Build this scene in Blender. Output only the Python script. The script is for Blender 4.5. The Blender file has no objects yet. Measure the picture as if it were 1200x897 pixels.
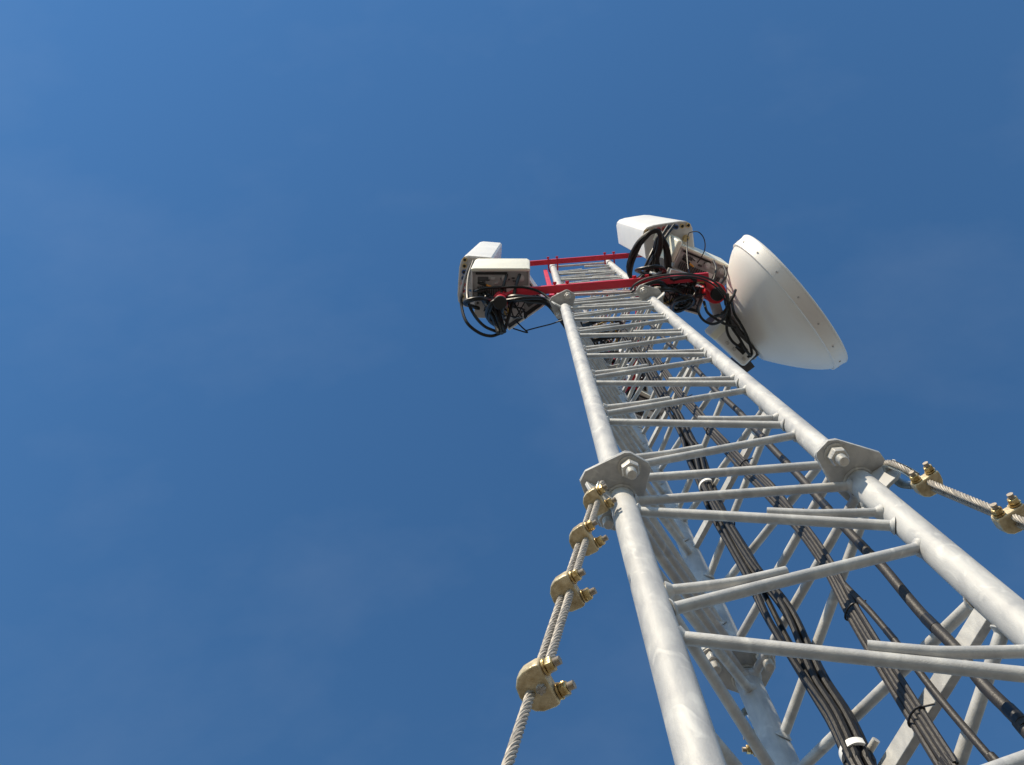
import bpy, math, random
import numpy as np
from mathutils import Vector, Matrix
random.seed(7)
R_ = math.radians
S = bpy.context.scene
COL = S.collection

# ---------------------------------------------------------------- camera
GZ = 3.0                                    # height of the lower flange joint above the roof
CAM = Vector((-0.3384053, -0.5579969, -1.6598586 + GZ))
_r = np.array([0.19572670, 0.02844449, -0.07882006])
_t = np.linalg.norm(_r); _k = _r / _t
_K = np.array([[0, -_k[2], _k[1]], [_k[2], 0, -_k[0]], [-_k[1], _k[0], 0]])
RM = np.eye(3) + math.sin(_t) * _K + (1 - math.cos(_t)) * _K @ _K   # world -> (right, down, forward)
FPX = 1100.0
cd = bpy.data.cameras.new('camera'); cam = bpy.data.objects.new('camera', cd); COL.objects.link(cam)
m = Matrix([[RM[0][i], -RM[1][i], -RM[2][i]] for i in range(3)]).to_4x4()
m.translation = CAM
cam.matrix_world = m
cd.sensor_width = 36.0; cd.lens = FPX * 36 / 1200.0
cd.clip_start = 0.02; cd.clip_end = 5000
S.camera = cam
S.render.resolution_x = 1024; S.render.resolution_y = 765

def at(px, py, z):
    """surveyed point: where the sight line through a measured spot reaches height z (above the roof)"""
    d = RM.T @ np.array([(px - 600) / FPX, (py - 448.5) / FPX, 1.0])
    return CAM + Vector(d) * ((z - CAM.z) / d[2])
def at_plane(px, py, P, n):
    d = Vector(RM.T @ np.array([(px - 600) / FPX, (py - 448.5) / FPX, 1.0]))
    return CAM + d * ((P - CAM).dot(n) / d.dot(n))

# ---------------------------------------------------------------- light
SUN_AZ, SUN_EL = 240.3, 35.0
sd = Vector((math.cos(R_(SUN_EL)) * math.cos(R_(SUN_AZ)), math.cos(R_(SUN_EL)) * math.sin(R_(SUN_AZ)), math.sin(R_(SUN_EL))))
sl = bpy.data.lights.new('sun', 'SUN'); sun = bpy.data.objects.new('sun', sl); COL.objects.link(sun)
sl.energy = 5.0; sl.angle = R_(0.53); sl.color = (1.0, 0.875, 0.68)
sun.rotation_euler = (-sd).to_track_quat('-Z', 'Y').to_euler()
w = bpy.data.worlds.new('World'); S.world = w; w.use_nodes = True
nt = w.node_tree; nt.nodes.clear()
out = nt.nodes.new('ShaderNodeOutputWorld'); bg = nt.nodes.new('ShaderNodeBackground')
sky = nt.nodes.new('ShaderNodeTexSky'); sky.sky_type = 'NISHITA'; sky.sun_disc = False
sky.sun_elevation = R_(SUN_EL); sky.sun_rotation = R_(90 - SUN_AZ)
sky.air_density = 1.0; sky.dust_density = 0.0; sky.ozone_density = 1.6; sky.altitude = 800
tc = nt.nodes.new('ShaderNodeTexCoord')
mp = nt.nodes.new('ShaderNodeMapping'); mp.inputs['Scale'].default_value = (1.0, 1.6, 1.0); mp.inputs['Rotation'].default_value = (0, 0, 0.6)
nz = nt.nodes.new('ShaderNodeTexNoise'); nz.inputs['Scale'].default_value = 4.2; nz.inputs['Detail'].default_value = 5; nz.inputs['Roughness'].default_value = 0.55
cr = nt.nodes.new('ShaderNodeValToRGB'); cr.color_ramp.elements[0].position = 0.50; cr.color_ramp.elements[1].position = 0.80
cr.color_ramp.elements[0].color = (0, 0, 0, 1); cr.color_ramp.elements[1].color = (0.035, 0.035, 0.035, 1)
mix = nt.nodes.new('ShaderNodeMix'); mix.data_type = 'RGBA'
mix.inputs['B'].default_value = (4.6, 5.0, 5.4, 1)          # thin high cirrus veil
nt.links.new(tc.outputs['Generated'], mp.inputs['Vector']); nt.links.new(mp.outputs['Vector'], nz.inputs['Vector'])
nt.links.new(nz.outputs['Fac'], cr.inputs['Fac']); nt.links.new(cr.outputs['Color'], mix.inputs['Factor'])
hs = nt.nodes.new('ShaderNodeHueSaturation'); hs.inputs['Saturation'].default_value = 1.22; hs.inputs['Hue'].default_value = 0.497
nt.links.new(sky.outputs['Color'], hs.inputs['Color']); nt.links.new(hs.outputs['Color'], mix.inputs['A']); nt.links.new(mix.outputs['Result'], bg.inputs['Color'])
bg.inputs['Strength'].default_value = 0.149
nt.links.new(bg.outputs['Background'], out.inputs['Surface'])
S.view_settings.view_transform = 'Standard'; S.view_settings.look = 'None'
S.view_settings.exposure = 0.15; S.view_settings.gamma = 1.0

# ---------------------------------------------------------------- materials
def mat(name, col, rough=0.5, metal=0.0, var=0.0, vscale=8.0, bump=0.0, bscale=60.0, col2=None, stretch=(1, 1, 1), spec=0.5):
    M = bpy.data.materials.new(name); M.use_nodes = True
    n = M.node_tree; b = n.nodes['Principled BSDF']
    b.inputs['Roughness'].default_value = rough; b.inputs['Metallic'].default_value = metal
    b.inputs['Specular IOR Level'].default_value = spec
    b.inputs['Base Color'].default_value = (*col, 1)
    t = n.nodes.new('ShaderNodeTexCoord'); mpn = n.nodes.new('ShaderNodeMapping'); mpn.inputs['Scale'].default_value = stretch
    n.links.new(t.outputs['Object'], mpn.inputs['Vector'])
    if var or col2:
        z = n.nodes.new('ShaderNodeTexNoise'); z.inputs['Scale'].default_value = vscale; z.inputs['Detail'].default_value = 6; z.inputs['Roughness'].default_value = 0.6
        n.links.new(mpn.outputs['Vector'], z.inputs['Vector'])
        c = n.nodes.new('ShaderNodeValToRGB'); c.color_ramp.elements[0].position = 0.32; c.color_ramp.elements[1].position = 0.68
        a = tuple(x * (1 - var) for x in col); bb = col2 or tuple(min(1, x * (1 + var)) for x in col)
        c.color_ramp.elements[0].color = (*a, 1); c.color_ramp.elements[1].color = (*bb, 1)
        n.links.new(z.outputs['Fac'], c.inputs['Fac']); n.links.new(c.outputs['Color'], b.inputs['Base Color'])
        mr = n.nodes.new('ShaderNodeMapRange'); mr.inputs['To Min'].default_value = max(0.05, rough - 0.12); mr.inputs['To Max'].default_value = min(1, rough + 0.12)
        n.links.new(z.outputs['Fac'], mr.inputs['Value']); n.links.new(mr.outputs['Result'], b.inputs['Roughness'])
    if bump:
        z2 = n.nodes.new('ShaderNodeTexNoise'); z2.inputs['Scale'].default_value = bscale; z2.inputs['Detail'].default_value = 5
        bp = n.nodes.new('ShaderNodeBump'); bp.inputs['Strength'].default_value = bump; bp.inputs['Distance'].default_value = 0.002
        n.links.new(mpn.outputs['Vector'], z2.inputs['Vector'])
        n.links.new(z2.outputs['Fac'], bp.inputs['Height']); n.links.new(bp.outputs['Normal'], b.inputs['Normal'])
    return M

def galvanised():
    """hot-dip zinc: cloudy grey, pale runs along the tube and a few bright splashes"""
    M = bpy.data.materials.new('galvanised_steel'); M.use_nodes = True
    n = M.node_tree; b = n.nodes['Principled BSDF']; L = n.links.new
    t = n.nodes.new('ShaderNodeTexCoord')
    def noise(scale, stretch, detail=5, dist=0.0, rough=0.55):
        mpn = n.nodes.new('ShaderNodeMapping'); mpn.inputs['Scale'].default_value = stretch
        z = n.nodes.new('ShaderNodeTexNoise'); z.inputs['Scale'].default_value = scale; z.inputs['Detail'].default_value = detail
        z.inputs['Distortion'].default_value = dist; z.inputs['Roughness'].default_value = rough
        L(t.outputs['Object'], mpn.inputs['Vector']); L(mpn.outputs['Vector'], z.inputs['Vector']); return z
    n1 = noise(26, (1, 1, 0.5), 6, 0.6); n2 = noise(75, (1, 1, 0.14), 5, 0.8); n3 = noise(24, (1, 1, 0.6), 2, 1.5); n4 = noise(420, (1, 1, 1), 3)
    c1 = n.nodes.new('ShaderNodeValToRGB'); c1.color_ramp.elements[0].position = 0.34; c1.color_ramp.elements[1].position = 0.66
    c1.color_ramp.elements[0].color = (0.40, 0.40, 0.40, 1); c1.color_ramp.elements[1].color = (0.56, 0.555, 0.535, 1)
    L(n1.outputs['Fac'], c1.inputs['Fac'])
    c2 = n.nodes.new('ShaderNodeValToRGB'); c2.color_ramp.elements[0].position = 0.3; c2.color_ramp.elements[1].position = 0.7
    c2.color_ramp.elements[0].color = (0.86, 0.87, 0.88, 1); c2.color_ramp.elements[1].color = (1, 1, 1, 1)
    L(n2.outputs['Fac'], c2.inputs['Fac'])
    mx = n.nodes.new('ShaderNodeMix'); mx.data_type = 'RGBA'; mx.blend_type = 'MULTIPLY'; mx.inputs['Factor'].default_value = 1
    L(c1.outputs['Color'], mx.inputs['A']); L(c2.outputs['Color'], mx.inputs['B'])
    c3 = n.nodes.new('ShaderNodeValToRGB'); c3.color_ramp.elements[0].position = 0.60; c3.color_ramp.elements[1].position = 0.74
    c3.color_ramp.elements[0].color = (0, 0, 0, 1); c3.color_ramp.elements[1].color = (0.5, 0.5, 0.5, 1)
    L(n3.outputs['Fac'], c3.inputs['Fac'])
    m2 = n.nodes.new('ShaderNodeMix'); m2.data_type = 'RGBA'; m2.inputs['B'].default_value = (0.72, 0.71, 0.67, 1)
    L(c3.outputs['Color'], m2.inputs['Factor']); L(mx.outputs['Result'], m2.inputs['A'])
    L(m2.outputs['Result'], b.inputs['Base Color'])
    b.inputs['Metallic'].default_value = 0.10; b.inputs['Specular IOR Level'].default_value = 0.4
    mr = n.nodes.new('ShaderNodeMapRange'); mr.inputs['To Min'].default_value = 0.46; mr.inputs['To Max'].default_value = 0.72
    L(n1.outputs['Fac'], mr.inputs['Value']); L(mr.outputs['Result'], b.inputs['Roughness'])
    ad = n.nodes.new('ShaderNodeMath'); ad.operation = 'ADD'; L(n2.outputs['Fac'], ad.inputs[0]); L(n4.outputs['Fac'], ad.inputs[1])
    bp = n.nodes.new('ShaderNodeBump'); bp.inputs['Strength'].default_value = 0.35; bp.inputs['Distance'].default_value = 0.0009
    L(ad.outputs[0], bp.inputs['Height']); L(bp.outputs['Normal'], b.inputs['Normal'])
    return M
GALV = galvanised()
BOLT = mat('zinc_bolt', (0.50, 0.48, 0.44), 0.45, 0.15, 0.15, 120, 0.3, 400)
YZINC = mat('yellow_passivated_zinc', (0.44, 0.33, 0.17), 0.38, 0.3, 0.18, 75, 0.25, 300, (0.68, 0.58, 0.38))
GOLD = mat('golden_nut', (0.42, 0.26, 0.08), 0.3, 0.7, 0.3, 110, 0.2, 400, (0.72, 0.56, 0.28))
STEEL = mat('thread_steel', (0.33, 0.28, 0.22), 0.45, 0.3, 0.2, 200, 0.2, 500)
ROPE = mat('galvanised_strand', (0.34, 0.31, 0.27), 0.55, 0.2, 0.25, 160, 0.2, 600)
THIM = mat('thimble_zinc', (0.42, 0.46, 0.46), 0.32, 0.75, 0.2, 60, 0.15, 200)
RED = mat('crimson_paint', (0.60, 0.014, 0.040), 0.42, 0, 0.12, 14, 0.15, 120)
REDHOT = mat('bright_red_paint', (0.62, 0.02, 0.035), 0.4, 0, 0.1, 14)
BLACK = mat('black_jacket', (0.010, 0.0095, 0.009), 0.45, 0, 0.3, 60, 0.2, 300, spec=0.35)
BROWN = mat('sun_faded_jacket', (0.024, 0.0205, 0.0175), 0.5, 0, 0.3, 90, 0.25, 350)
TAPE = mat('black_tape', (0.012, 0.012, 0.013), 0.3)
RADOME = mat('white_radome', (0.74, 0.73, 0.70), 0.42, 0, 0.03, 5)
DISHW = mat('white_dish_plastic', (0.79, 0.765, 0.735), 0.45, 0, 0.04, 4, 0, 60)
CREAM = mat('cream_cover', (0.80, 0.78, 0.66), 0.45, 0, 0.03, 10)
GREYC = mat('grey_casting', (0.42, 0.41, 0.41), 0.55, 0.1, 0.12, 30, 0.2, 150)
LGREY = mat('light_grey_plate', (0.55, 0.54, 0.54), 0.5, 0, 0.06, 30)
DGREY = mat('dark_grey_casting', (0.065, 0.065, 0.07), 0.5, 0.1, 0.3, 40, 0.2, 150)
HOLE = mat('socket_black', (0.01, 0.01, 0.01), 0.5)
BRASS = mat('brass_socket', (0.60, 0.47, 0.25), 0.35, 0.7, 0.1, 100)
RINGR = mat('red_ring', (0.55, 0.08, 0.08), 0.4); RINGB = mat('blue_ring', (0.06, 0.14, 0.38), 0.4)
WHITE = mat('white_label', (0.80, 0.80, 0.78), 0.5); ORANGE = mat('orange_boot', (0.75, 0.32, 0.03), 0.5)
CONC = mat('roof_concrete', (0.17, 0.155, 0.13), 0.9, 0, 0.18, 1.2, 0.4, 30)

# ---------------------------------------------------------------- mesh helpers
ORG = {}
class MB:
    def __init__(s, M=None): s.v = []; s.f = []; s.M = M
    def add(s, vs, fs):
        o = len(s.v)
        s.v += [(s.M @ Vector(v)) if s.M else Vector(v) for v in vs]
        s.f += [tuple(o + i for i in f) for f in fs]; return s
    def box(s, c, X, Y, Z):
        """centre and three half-extent vectors"""
        c = Vector(c); X, Y, Z = Vector(X), Vector(Y), Vector(Z)
        vs = [c + X * i + Y * j + Z * k for k in (-1, 1) for j in (-1, 1) for i in (-1, 1)]
        return s.add(vs, [(0, 2, 3, 1), (4, 5, 7, 6), (0, 1, 5, 4), (2, 6, 7, 3), (0, 4, 6, 2), (1, 3, 7, 5)])
    def bx(s, x0, x1, y0, y1, z0, z1):
        return s.box(((x0 + x1) / 2, (y0 + y1) / 2, (z0 + z1) / 2), ((x1 - x0) / 2, 0, 0), (0, (y1 - y0) / 2, 0), (0, 0, (z1 - z0) / 2))
    def tube(s, pts, r, n=12, caps=True, rad=None):
        P = [Vector(p) for p in pts]; k = len(P)
        T = [(P[min(i + 1, k - 1)] - P[max(i - 1, 0)]).normalized() for i in range(k)]
        a = Vector((0, 0, 1)) if abs(T[0].z) < 0.9 else Vector((1, 0, 0))
        U = (a - T[0] * a.dot(T[0])).normalized(); vs = []; fr = []
        for i in range(k):
            U = (U - T[i] * U.dot(T[i])).normalized(); V = T[i].cross(U); fr.append((U.copy(), V))
            ri = rad[i] if rad else r
            vs += [P[i] + (U * math.cos(2 * math.pi * j / n) + V * math.sin(2 * math.pi * j / n)) * ri for j in range(n)]
        fs = [(i * n + j, i * n + (j + 1) % n, (i + 1) * n + (j + 1) % n, (i + 1) * n + j) for i in range(k - 1) for j in range(n)]
        if caps: fs += [tuple(range(n))[::-1], tuple((k - 1) * n + j for j in range(n))]
        return s.add(vs, fs)
    def cyl(s, a, b, r, n=16, r2=None): return s.tube([a, b], r, n, True, [r, r2 if r2 is not None else r])
    def prism(s, poly, O, U, V, W):
        """polygon (u,v) extruded by W from origin O"""
        O, U, V, W = Vector(O), Vector(U), Vector(V), Vector(W); n = len(poly)
        vs = [O + U * p[0] + V * p[1] for p in poly] + [O + U * p[0] + V * p[1] + W for p in poly]
        fs = [tuple(range(n))[::-1], tuple(range(n, 2 * n))] + [(i, (i + 1) % n, n + (i + 1) % n, n + i) for i in range(n)]
        return s.add(vs, fs)
    def lathe(s, prof, O, axis, n=48):
        """(distance along axis, radius) revolved"""
        O = Vector(O); A = Vector(axis).normalized(); a = Vector((0, 0, 1)) if abs(A.z) < .9 else Vector((1, 0, 0))
        U = (a - A * a.dot(A)).normalized(); V = A.cross(U); vs = []
        for h, r in prof:
            vs += [O + A * h + (U * math.cos(2 * math.pi * j / n) + V * math.sin(2 * math.pi * j / n)) * max(r, 1e-4) for j in range(n)]
        k = len(prof)
        fs = [(i * n + j, i * n + (j + 1) % n, (i + 1) * n + (j + 1) % n, (i + 1) * n + j) for i in range(k - 1) for j in range(n)]
        return s.add(vs, fs)
    def nut(s, c, axis, r, h, rot=0.0):
        A = Vector(axis).normalized(); a = Vector((0, 0, 1)) if abs(A.z) < .9 else Vector((1, 0, 0))
        U = (a - A * a.dot(A)).normalized(); V = A.cross(U); c = Vector(c); vs = []
        for hh, rr in ((0, .9), (.14, 1), (.84, 1), (1, .88)):
            vs += [c + A * h * hh + (U * math.cos(rot + math.pi * j / 3) + V * math.sin(rot + math.pi * j / 3)) * r * rr for j in range(6)]
        fs = [(i * 6 + j, i * 6 + (j + 1) % 6, (i + 1) * 6 + (j + 1) % 6, (i + 1) * 6 + j) for i in range(3) for j in range(6)]
        fs += [tuple(range(6))[::-1], tuple(18 + j for j in range(6))]
        return s.add(vs, fs)
    def build(s, name, material, parent=None, bevel=0.0, smooth=35, seg=2):
        me = bpy.data.meshes.new(name)
        org = ORG[parent.name] if parent else Vector((0, 0, 0))
        me.from_pydata([v - org for v in s.v], [], s.f); me.update()
        import bmesh
        b = bmesh.new(); b.from_mesh(me); bmesh.ops.recalc_face_normals(b, faces=b.faces); b.to_mesh(me); b.free()
        me.materials.append(material)
        for p in me.polygons: p.use_smooth = True
        me.set_sharp_from_angle(angle=R_(smooth))
        o = bpy.data.objects.new(name, me); COL.objects.link(o); ORG[o.name] = org
        if parent: o.parent = parent
        if bevel:
            bm_ = o.modifiers.new('bevel', 'BEVEL'); bm_.width = bevel; bm_.segments = seg; bm_.limit_method = 'ANGLE'; bm_.angle_limit = R_(40)
            bm_.harden_normals = False
        return o
def tag(o, label=None, cat=None, group=None, kind=None):
    if label: o['label'] = label
    if cat: o['category'] = cat
    if group: o['group'] = group
    if kind: o['kind'] = kind
    return o
def thing(name, loc, label, cat, group=None):
    o = bpy.data.objects.new(name, None); COL.objects.link(o); o.location = loc; ORG[o.name] = Vector(loc); o.empty_display_size = .1
    return tag(o, label, cat, group)
def solo(o, loc):
    """re-centre a one-mesh thing on its base"""
    loc = Vector(loc)
    for v in o.data.vertices: v.co -= loc
    o.location = loc; ORG[o.name] = loc; return o
def spline(pts, n=10):
    P = [Vector(p) for p in pts]; P = [P[0] * 2 - P[1]] + P + [P[-1] * 2 - P[-2]]; o = []
    for i in range(1, len(P) - 2):
        for k in range(n):
            t = k / n; a, b, c, d = P[i - 1:i + 3]
            o.append(0.5 * ((2 * b) + (c - a) * t + (2 * a - 5 * b + 4 * c - d) * t * t + (3 * b - a - 3 * c + d) * t ** 3))
    o.append(P[-2]); return o

# ---------------------------------------------------------------- setting
gm = MB(); gm.add([(-600, -600, 0), (600, -600, 0), (600, 600, 0), (-600, 600, 0)], [(0, 1, 2, 3)])
tag(gm.build('ground', CONC), kind='structure')

# ---------------------------------------------------------------- the lattice mast
A = 0.43178550                              # leg spacing
PL, PR, PB = Vector((-A / 2, 0, 0)), Vector((A / 2, 0, 0)), Vector((0, A * .866, 0))
CEN = Vector((0, A * .2887, 0))
TOP = 5.762 + GZ
LEG_R = 0.0242; ROD = 0.0088
Z = Vector((0, 0, 1))
mast = thing('lattice_mast', (0, A * .2887, 0), 'tall three-legged galvanised steel lattice mast rising overhead', 'mast')
def frame(P):
    u = (P - CEN).normalized(); return u, Z.cross(u)      # radial out, tangential
for P in (PL, PR, PB):
    for a, b in ((0.06, GZ - .0065), (GZ + .0065, GZ + 2.9935), (GZ + 3.0065, TOP)):
        mb = MB()
        n = max(2, int((b - a) / .06)); zz = [a + (b - a) * i / n for i in range(n + 1)]
        mb.tube([P + Z * z for z in zz], LEG_R, 40)
        if b == TOP:
            mb.tube([P + Z * (b + .0005), P + Z * (b + .004), P + Z * (b + .006)], 1, 24, True, [LEG_R * 1.04, LEG_R * 1.04, LEG_R * .8])
        # weld collar below the plate
        ring = []
        mb.build('leg', GALV, mast)
PLATE = {   # outline (radial, tangential) and the two bolt centres; every corner plate was cut by hand
    0: ([(.083, -.004), (.083, .018), (.034, .081), (.024, .085), (-.014, .082), (-.022, .076), (-.036, .020), (-.034, -.030), (-.018, -.062), (.012, -.066), (.030, -.056)], [(.014, .060), (.010, -.042)]),
    1: ([(.060, -.026), (.060, .010), (.032, .055), (.004, .064), (-.023, .057), (-.036, .020), (-.044, -.020), (-.040, -.083), (-.034, -.090), (-.006, -.097), (.008, -.090)], [(-.008, -.068), (-.004, .042)]),
    2: ([(.038, 0), (.024, -.036), (-.016, -.056), (-.060, -.056), (-.070, -.046), (-.062, 0), (-.074, .056), (-.064, .080), (-.036, .090), (.012, .060)], [(-.044, -.034), (-.046, .064)])}
def bolt_at(c, up, down, nut_r=.0178):
    mb = MB(); c = Vector(c)
    mb.cyl(c + Z * (up + .001), c + Z * (up + .003), .0215, 24)
    mb.nut(c + Z * (up + .003), Z, nut_r * 1.02, .012, random.random())
    mb.cyl(c - Z * (down + .003), c - Z * (down + .001), .0215, 24)
    st = MB()
    zs = [down - .004 + i * .0011 for i in range(int(.052 / .0011))]
    st.tube([c - Z * z for z in zs] + [c - Z * (zs[-1] + .0018)], .0098, 18, True, [.0100 if i % 2 else .0094 for i in range(len(zs))] + [.0082])
    o = mb.build('bolt', BOLT, mast)
    MB().nut(c - Z * (down + .003), -Z, nut_r, .0225, random.random()).build('nut', BOLT, o, .0006)
    st.build('threaded_shank', BOLT, o)
for zf in (GZ, GZ + 3.0):
    for ip, P in enumerate((PL, PR, PB)):
        u, v = frame(P)
        for lo in (0, 1):
            pts = [(x + random.uniform(-.0008, .0008), y + random.uniform(-.0008, .0008)) for x, y in PLATE[ip][0]]
            O = P + Z * (zf + (.0004 if lo else -.0064))
            MB().prism(pts, O, u, v, Z * .006).build('flange_plate', GALV, mast, .0012)
        for bu, bv in PLATE[ip][1]:
            bolt_at(P + v * bv + u * bu + Z * zf, .0064, .0064)
        # welded collar under and over the plates
        wl = MB()
        for s_ in (-1, 1):
            pts = []; 
            for i in range(40):
                a = 2 * math.pi * i / 40
                pts.append(P + Vector((math.cos(a), math.sin(a), 0)) * (LEG_R + .001 + random.uniform(0, .001)) + Z * (zf + s_ * (.0085 + random.uniform(0, .001))))
            wl.tube(pts + pts[:1], .0032, 8, False)
        wl.build('weld_bead', GALV, mast)

def rod_mb(a, b, r=ROD, weld=True, bend=None):
    a, b = Vector(a), Vector(b); d = (b - a).normalized(); L = (b - a).length
    k = 10; pts = []; side = Vector((random.uniform(-1, 1), random.uniform(-1, 1), random.uniform(-1, 1))) * .0010
    for i in range(k + 1):
        t = i / k; pts.append(a + (b - a) * t + side * math.sin(math.pi * t))
    mb = MB().tube(pts, r, 16)
    if weld:
        for e, dd in ((a, d), (b, -d)):
            s = LEG_R - .002
            pp = [e + dd * (s + q) for q in (0, .002, .004, .0062, .008)]
            mb.tube(pp, 1, 14, True, [r * 1.72, r * (1.60 + random.uniform(-.10, .14)), r * (1.36 + random.uniform(-.06, .08)), r * 1.1, r * .98])
    return mb
def rise(P, Q, zp, zq): return P + Z * zp, Q + Z * zq
hidden = MB()
def brace(name, a, b, r=ROD, vis=True):
    mb = rod_mb(a, b, r)
    if vis: mb.build(name, GALV, mast)
    else: hidden.v, hidden.f = hidden.v + [], hidden.f; o = len(hidden.v); hidden.v += mb.v; hidden.f += [tuple(o + i for i in f) for f in mb.f]
def step_rod(P, Q, zp, f, zb0, zb1):
    """short rung welded to leg P at height zp, running level to the diagonal (zb0 at P -> zb1 at Q) and bent to lie on it"""
    d = (Q - P)
    tm = (zp - zb0) / (zb1 - zb0) if zb1 != zb0 else .4
    ctl = []
    yo = Vector((0, -0.003, 0))
    for t in (0.0, .12, .22, .30, tm * .97 + .0, tm + .04, tm + .085):
        zl = zp + .0 * t; zd = zb0 + (zb1 - zb0) * t + ROD * 1.35
        s_ = .5 * ((zl + zd) + math.sqrt((zl - zd) ** 2 + .00012)) if t > .15 else zl
        ctl.append(P + d * t + Z * (s_ if t > .15 else zl) + yo * (1 + 1.7 * min(1, t / max(tm, .1))))
    mb = MB().tube(spline(ctl, 5), ROD * .88, 14)
    dd = d.normalized()
    mb.tube([P + yo + Z * zp + dd * (LEG_R - .002 + q) for q in (0, .003, .007, .012)], 1, 12, True, [ROD * 1.6, ROD * 1.45, ROD * 1.2, ROD * .85])
    mb.build('step_rod', GALV, mast)
def section(z0, f0, pitch, low=False, last=6):
    for P, Q in ((PL, PR), (PR, PB), (PB, PL)):
        front = P is PL
        for zh in (.11, 2.972):
            if z0 + zh < TOP: brace('horizontal_brace', P + Z * (z0 + zh), Q + Z * (z0 + zh))
        for k in range(last):
            f = z0 + f0 + pitch * k; vis = not (low and k < 2)
            brace('diagonal_brace', *rise(P, Q, f, f + .168), vis=vis)
            q0, p1 = f + .246, f + .246 + .168
            if k == 5: p1 = min(p1, z0 + 2.935)
            if k < last - 1 or last == 6: brace('diagonal_brace', *rise(Q, P, q0, p1), vis=vis)
            if front and (k > 0 or not low):
                step_rod(P, Q, f + .062, 1, f, f + .168)
                step_rod(Q, P, q0 + .064, -1, q0, p1)
            if P is PR and k % 2 == 0:
                zc = f + .452
                d = (Q - P).normalized(); nrm = Z.cross(d)
                MB().box((P + Q) / 2 + Z * zc, d * (A / 2 - LEG_R + .004), nrm * .0065, Z * .0175).build('cable_support_bar', GALV, mast, .0015)
section(0.0, .118, .4785, low=True)
section(GZ, .176, .4820)
section(GZ + 3, .166, .4695, last=5)
for P, Q in ((PL, PR), (PR, PB), (PB, PL)): brace('horizontal_brace', P + Z * (TOP - .07), Q + Z * (TOP - .07))
tag(hidden.build('lower_bracing', GALV, mast), kind='stuff')
for P in (PL, PR, PB):
    MB().prism([(-.09, -.09), (.09, -.09), (.09, .09), (-.09, .09)], P + Z * .044, (1, 0, 0), (0, 1, 0), Z * .016).build('base_plate', GALV, mast, .002)
MB().prism([(-.5, -.45), (.5, -.45), (.5, .55), (-.5, .55)], CEN + Z * .002, (1, 0, 0), (0, 1, 0), Z * .041).build('footing', CONC, mast, .006)
LUG = [(LEG_R - .004, -.0075), (.072, -.0075), (.074, -.014), (.070, -.040), (.060, -.066), (.050, -.076), (.034, -.082), (LEG_R - .004, -.090)]
for zf in (GZ, GZ + 3.0):
    for P in (PL, PR, PB):
        u, v = frame(P)
        hole = [(.0535 + .0085 * math.cos(t), -.046 + .0085 * math.sin(t)) for t in [2 * math.pi * i / 16 for i in range(16)]]
        mb = MB().prism(LUG, P + Z * zf - v * .0035, u, Z, v * .007)
        mb.build('guy_lug', GALV, mast, .0012)

# ---------------------------------------------------------------- guy ropes
def strand_rope(path, r, pitch=.050, phase=0.0, strands=6):
    """wire rope laid up from helical strands along path"""
    P = [Vector(p) for p in path]; seg = [(P[i + 1] - P[i]).length for i in range(len(P) - 1)]; L = sum(seg)
    n = max(8, int(L / .0042)); pts = []; acc = 0; i = 0
    for k in range(n + 1):
        s = L * k / n
        while i < len(seg) - 1 and s > acc + seg[i]: acc += seg[i]; i += 1
        t = min(1, max(0, (s - acc) / seg[i])); pts.append(P[i].lerp(P[i + 1], t))
    T = [(pts[min(j + 1, n)] - pts[max(j - 1, 0)]).normalized() for j in range(n + 1)]
    U = T[0].orthogonal().normalized(); fr = []
    for j in range(n + 1):
        U = (U - T[j] * U.dot(T[j])).normalized(); fr.append((U.copy(), T[j].cross(U)))
    mb = MB(); rs = r * .335; rc = r - rs
    mb.tube(pts[::3] + [pts[-1]], r * .5, 6)
    for q in range(strands):
        pp = []
        for j in range(n + 1):
            a = phase + 2 * math.pi * q / strands + 2 * math.pi * (L * j / n) / pitch
            pp.append(pts[j] + (fr[j][0] * math.cos(a) + fr[j][1] * math.sin(a)) * rc)
        mb.tube(pp, rs, 6)
    return mb
def clamp(parent, c, ax, v, w_, rr, gap, sc=.95):
    """rope clip: saddle with two nuts on the +v side, U bolt round the two ropes"""
    c = Vector(c); ax = Vector(ax)
    top = gap + rr + .0045
    prof = [(-.0235, top), (-.0245, top - .006), (-.0235, -.004), (-.0195, -.0125), (-.0115, -.0185), (0, -.0205), (.0115, -.0185), (.0195, -.0125), (.0235, -.004), (.0245, top - .006), (.0235, top)]
    prof = [(a * sc, b * .92) for a, b in prof]
    sad = MB().prism(prof, c - ax * .0098, w_, v, ax * .0196).build('saddle', YZINC, parent, .0022, seg=3)
    for s in (-1, 1):
        b0 = c + w_ * .0145 * s * sc + v * top
        MB().cyl(b0 + v * .0002, b0 + v * .0022, .0088, 22).build('washer', GOLD, sad)
        MB().nut(b0 + v * .0023, v, .0082, .0082, random.random()).build('nut', GOLD, sad, .0005)
        hs = [i * .00078 for i in range(26)]
        MB().tube([b0 + v * (h - .002) for h in hs], 1, 14, True, [.0046 if i % 2 else .0041 for i in range(26)]).build('bolt_end', STEEL, sad)
    # bow of the U bolt on the far side, beside the saddle
    bow = [c - ax * .0148 + w_ * x * sc + v * y for x, y in ((-.0145, top - .006), (-.0145, 0), (-.0135, -.008), (-.009, -.0145), (0, -.0175), (.009, -.0145), (.0135, -.008), (.0145, 0), (.0145, top - .006))]
    MB().tube(spline(bow, 4), .0048, 10).build('bow', YZINC, sad)
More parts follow.
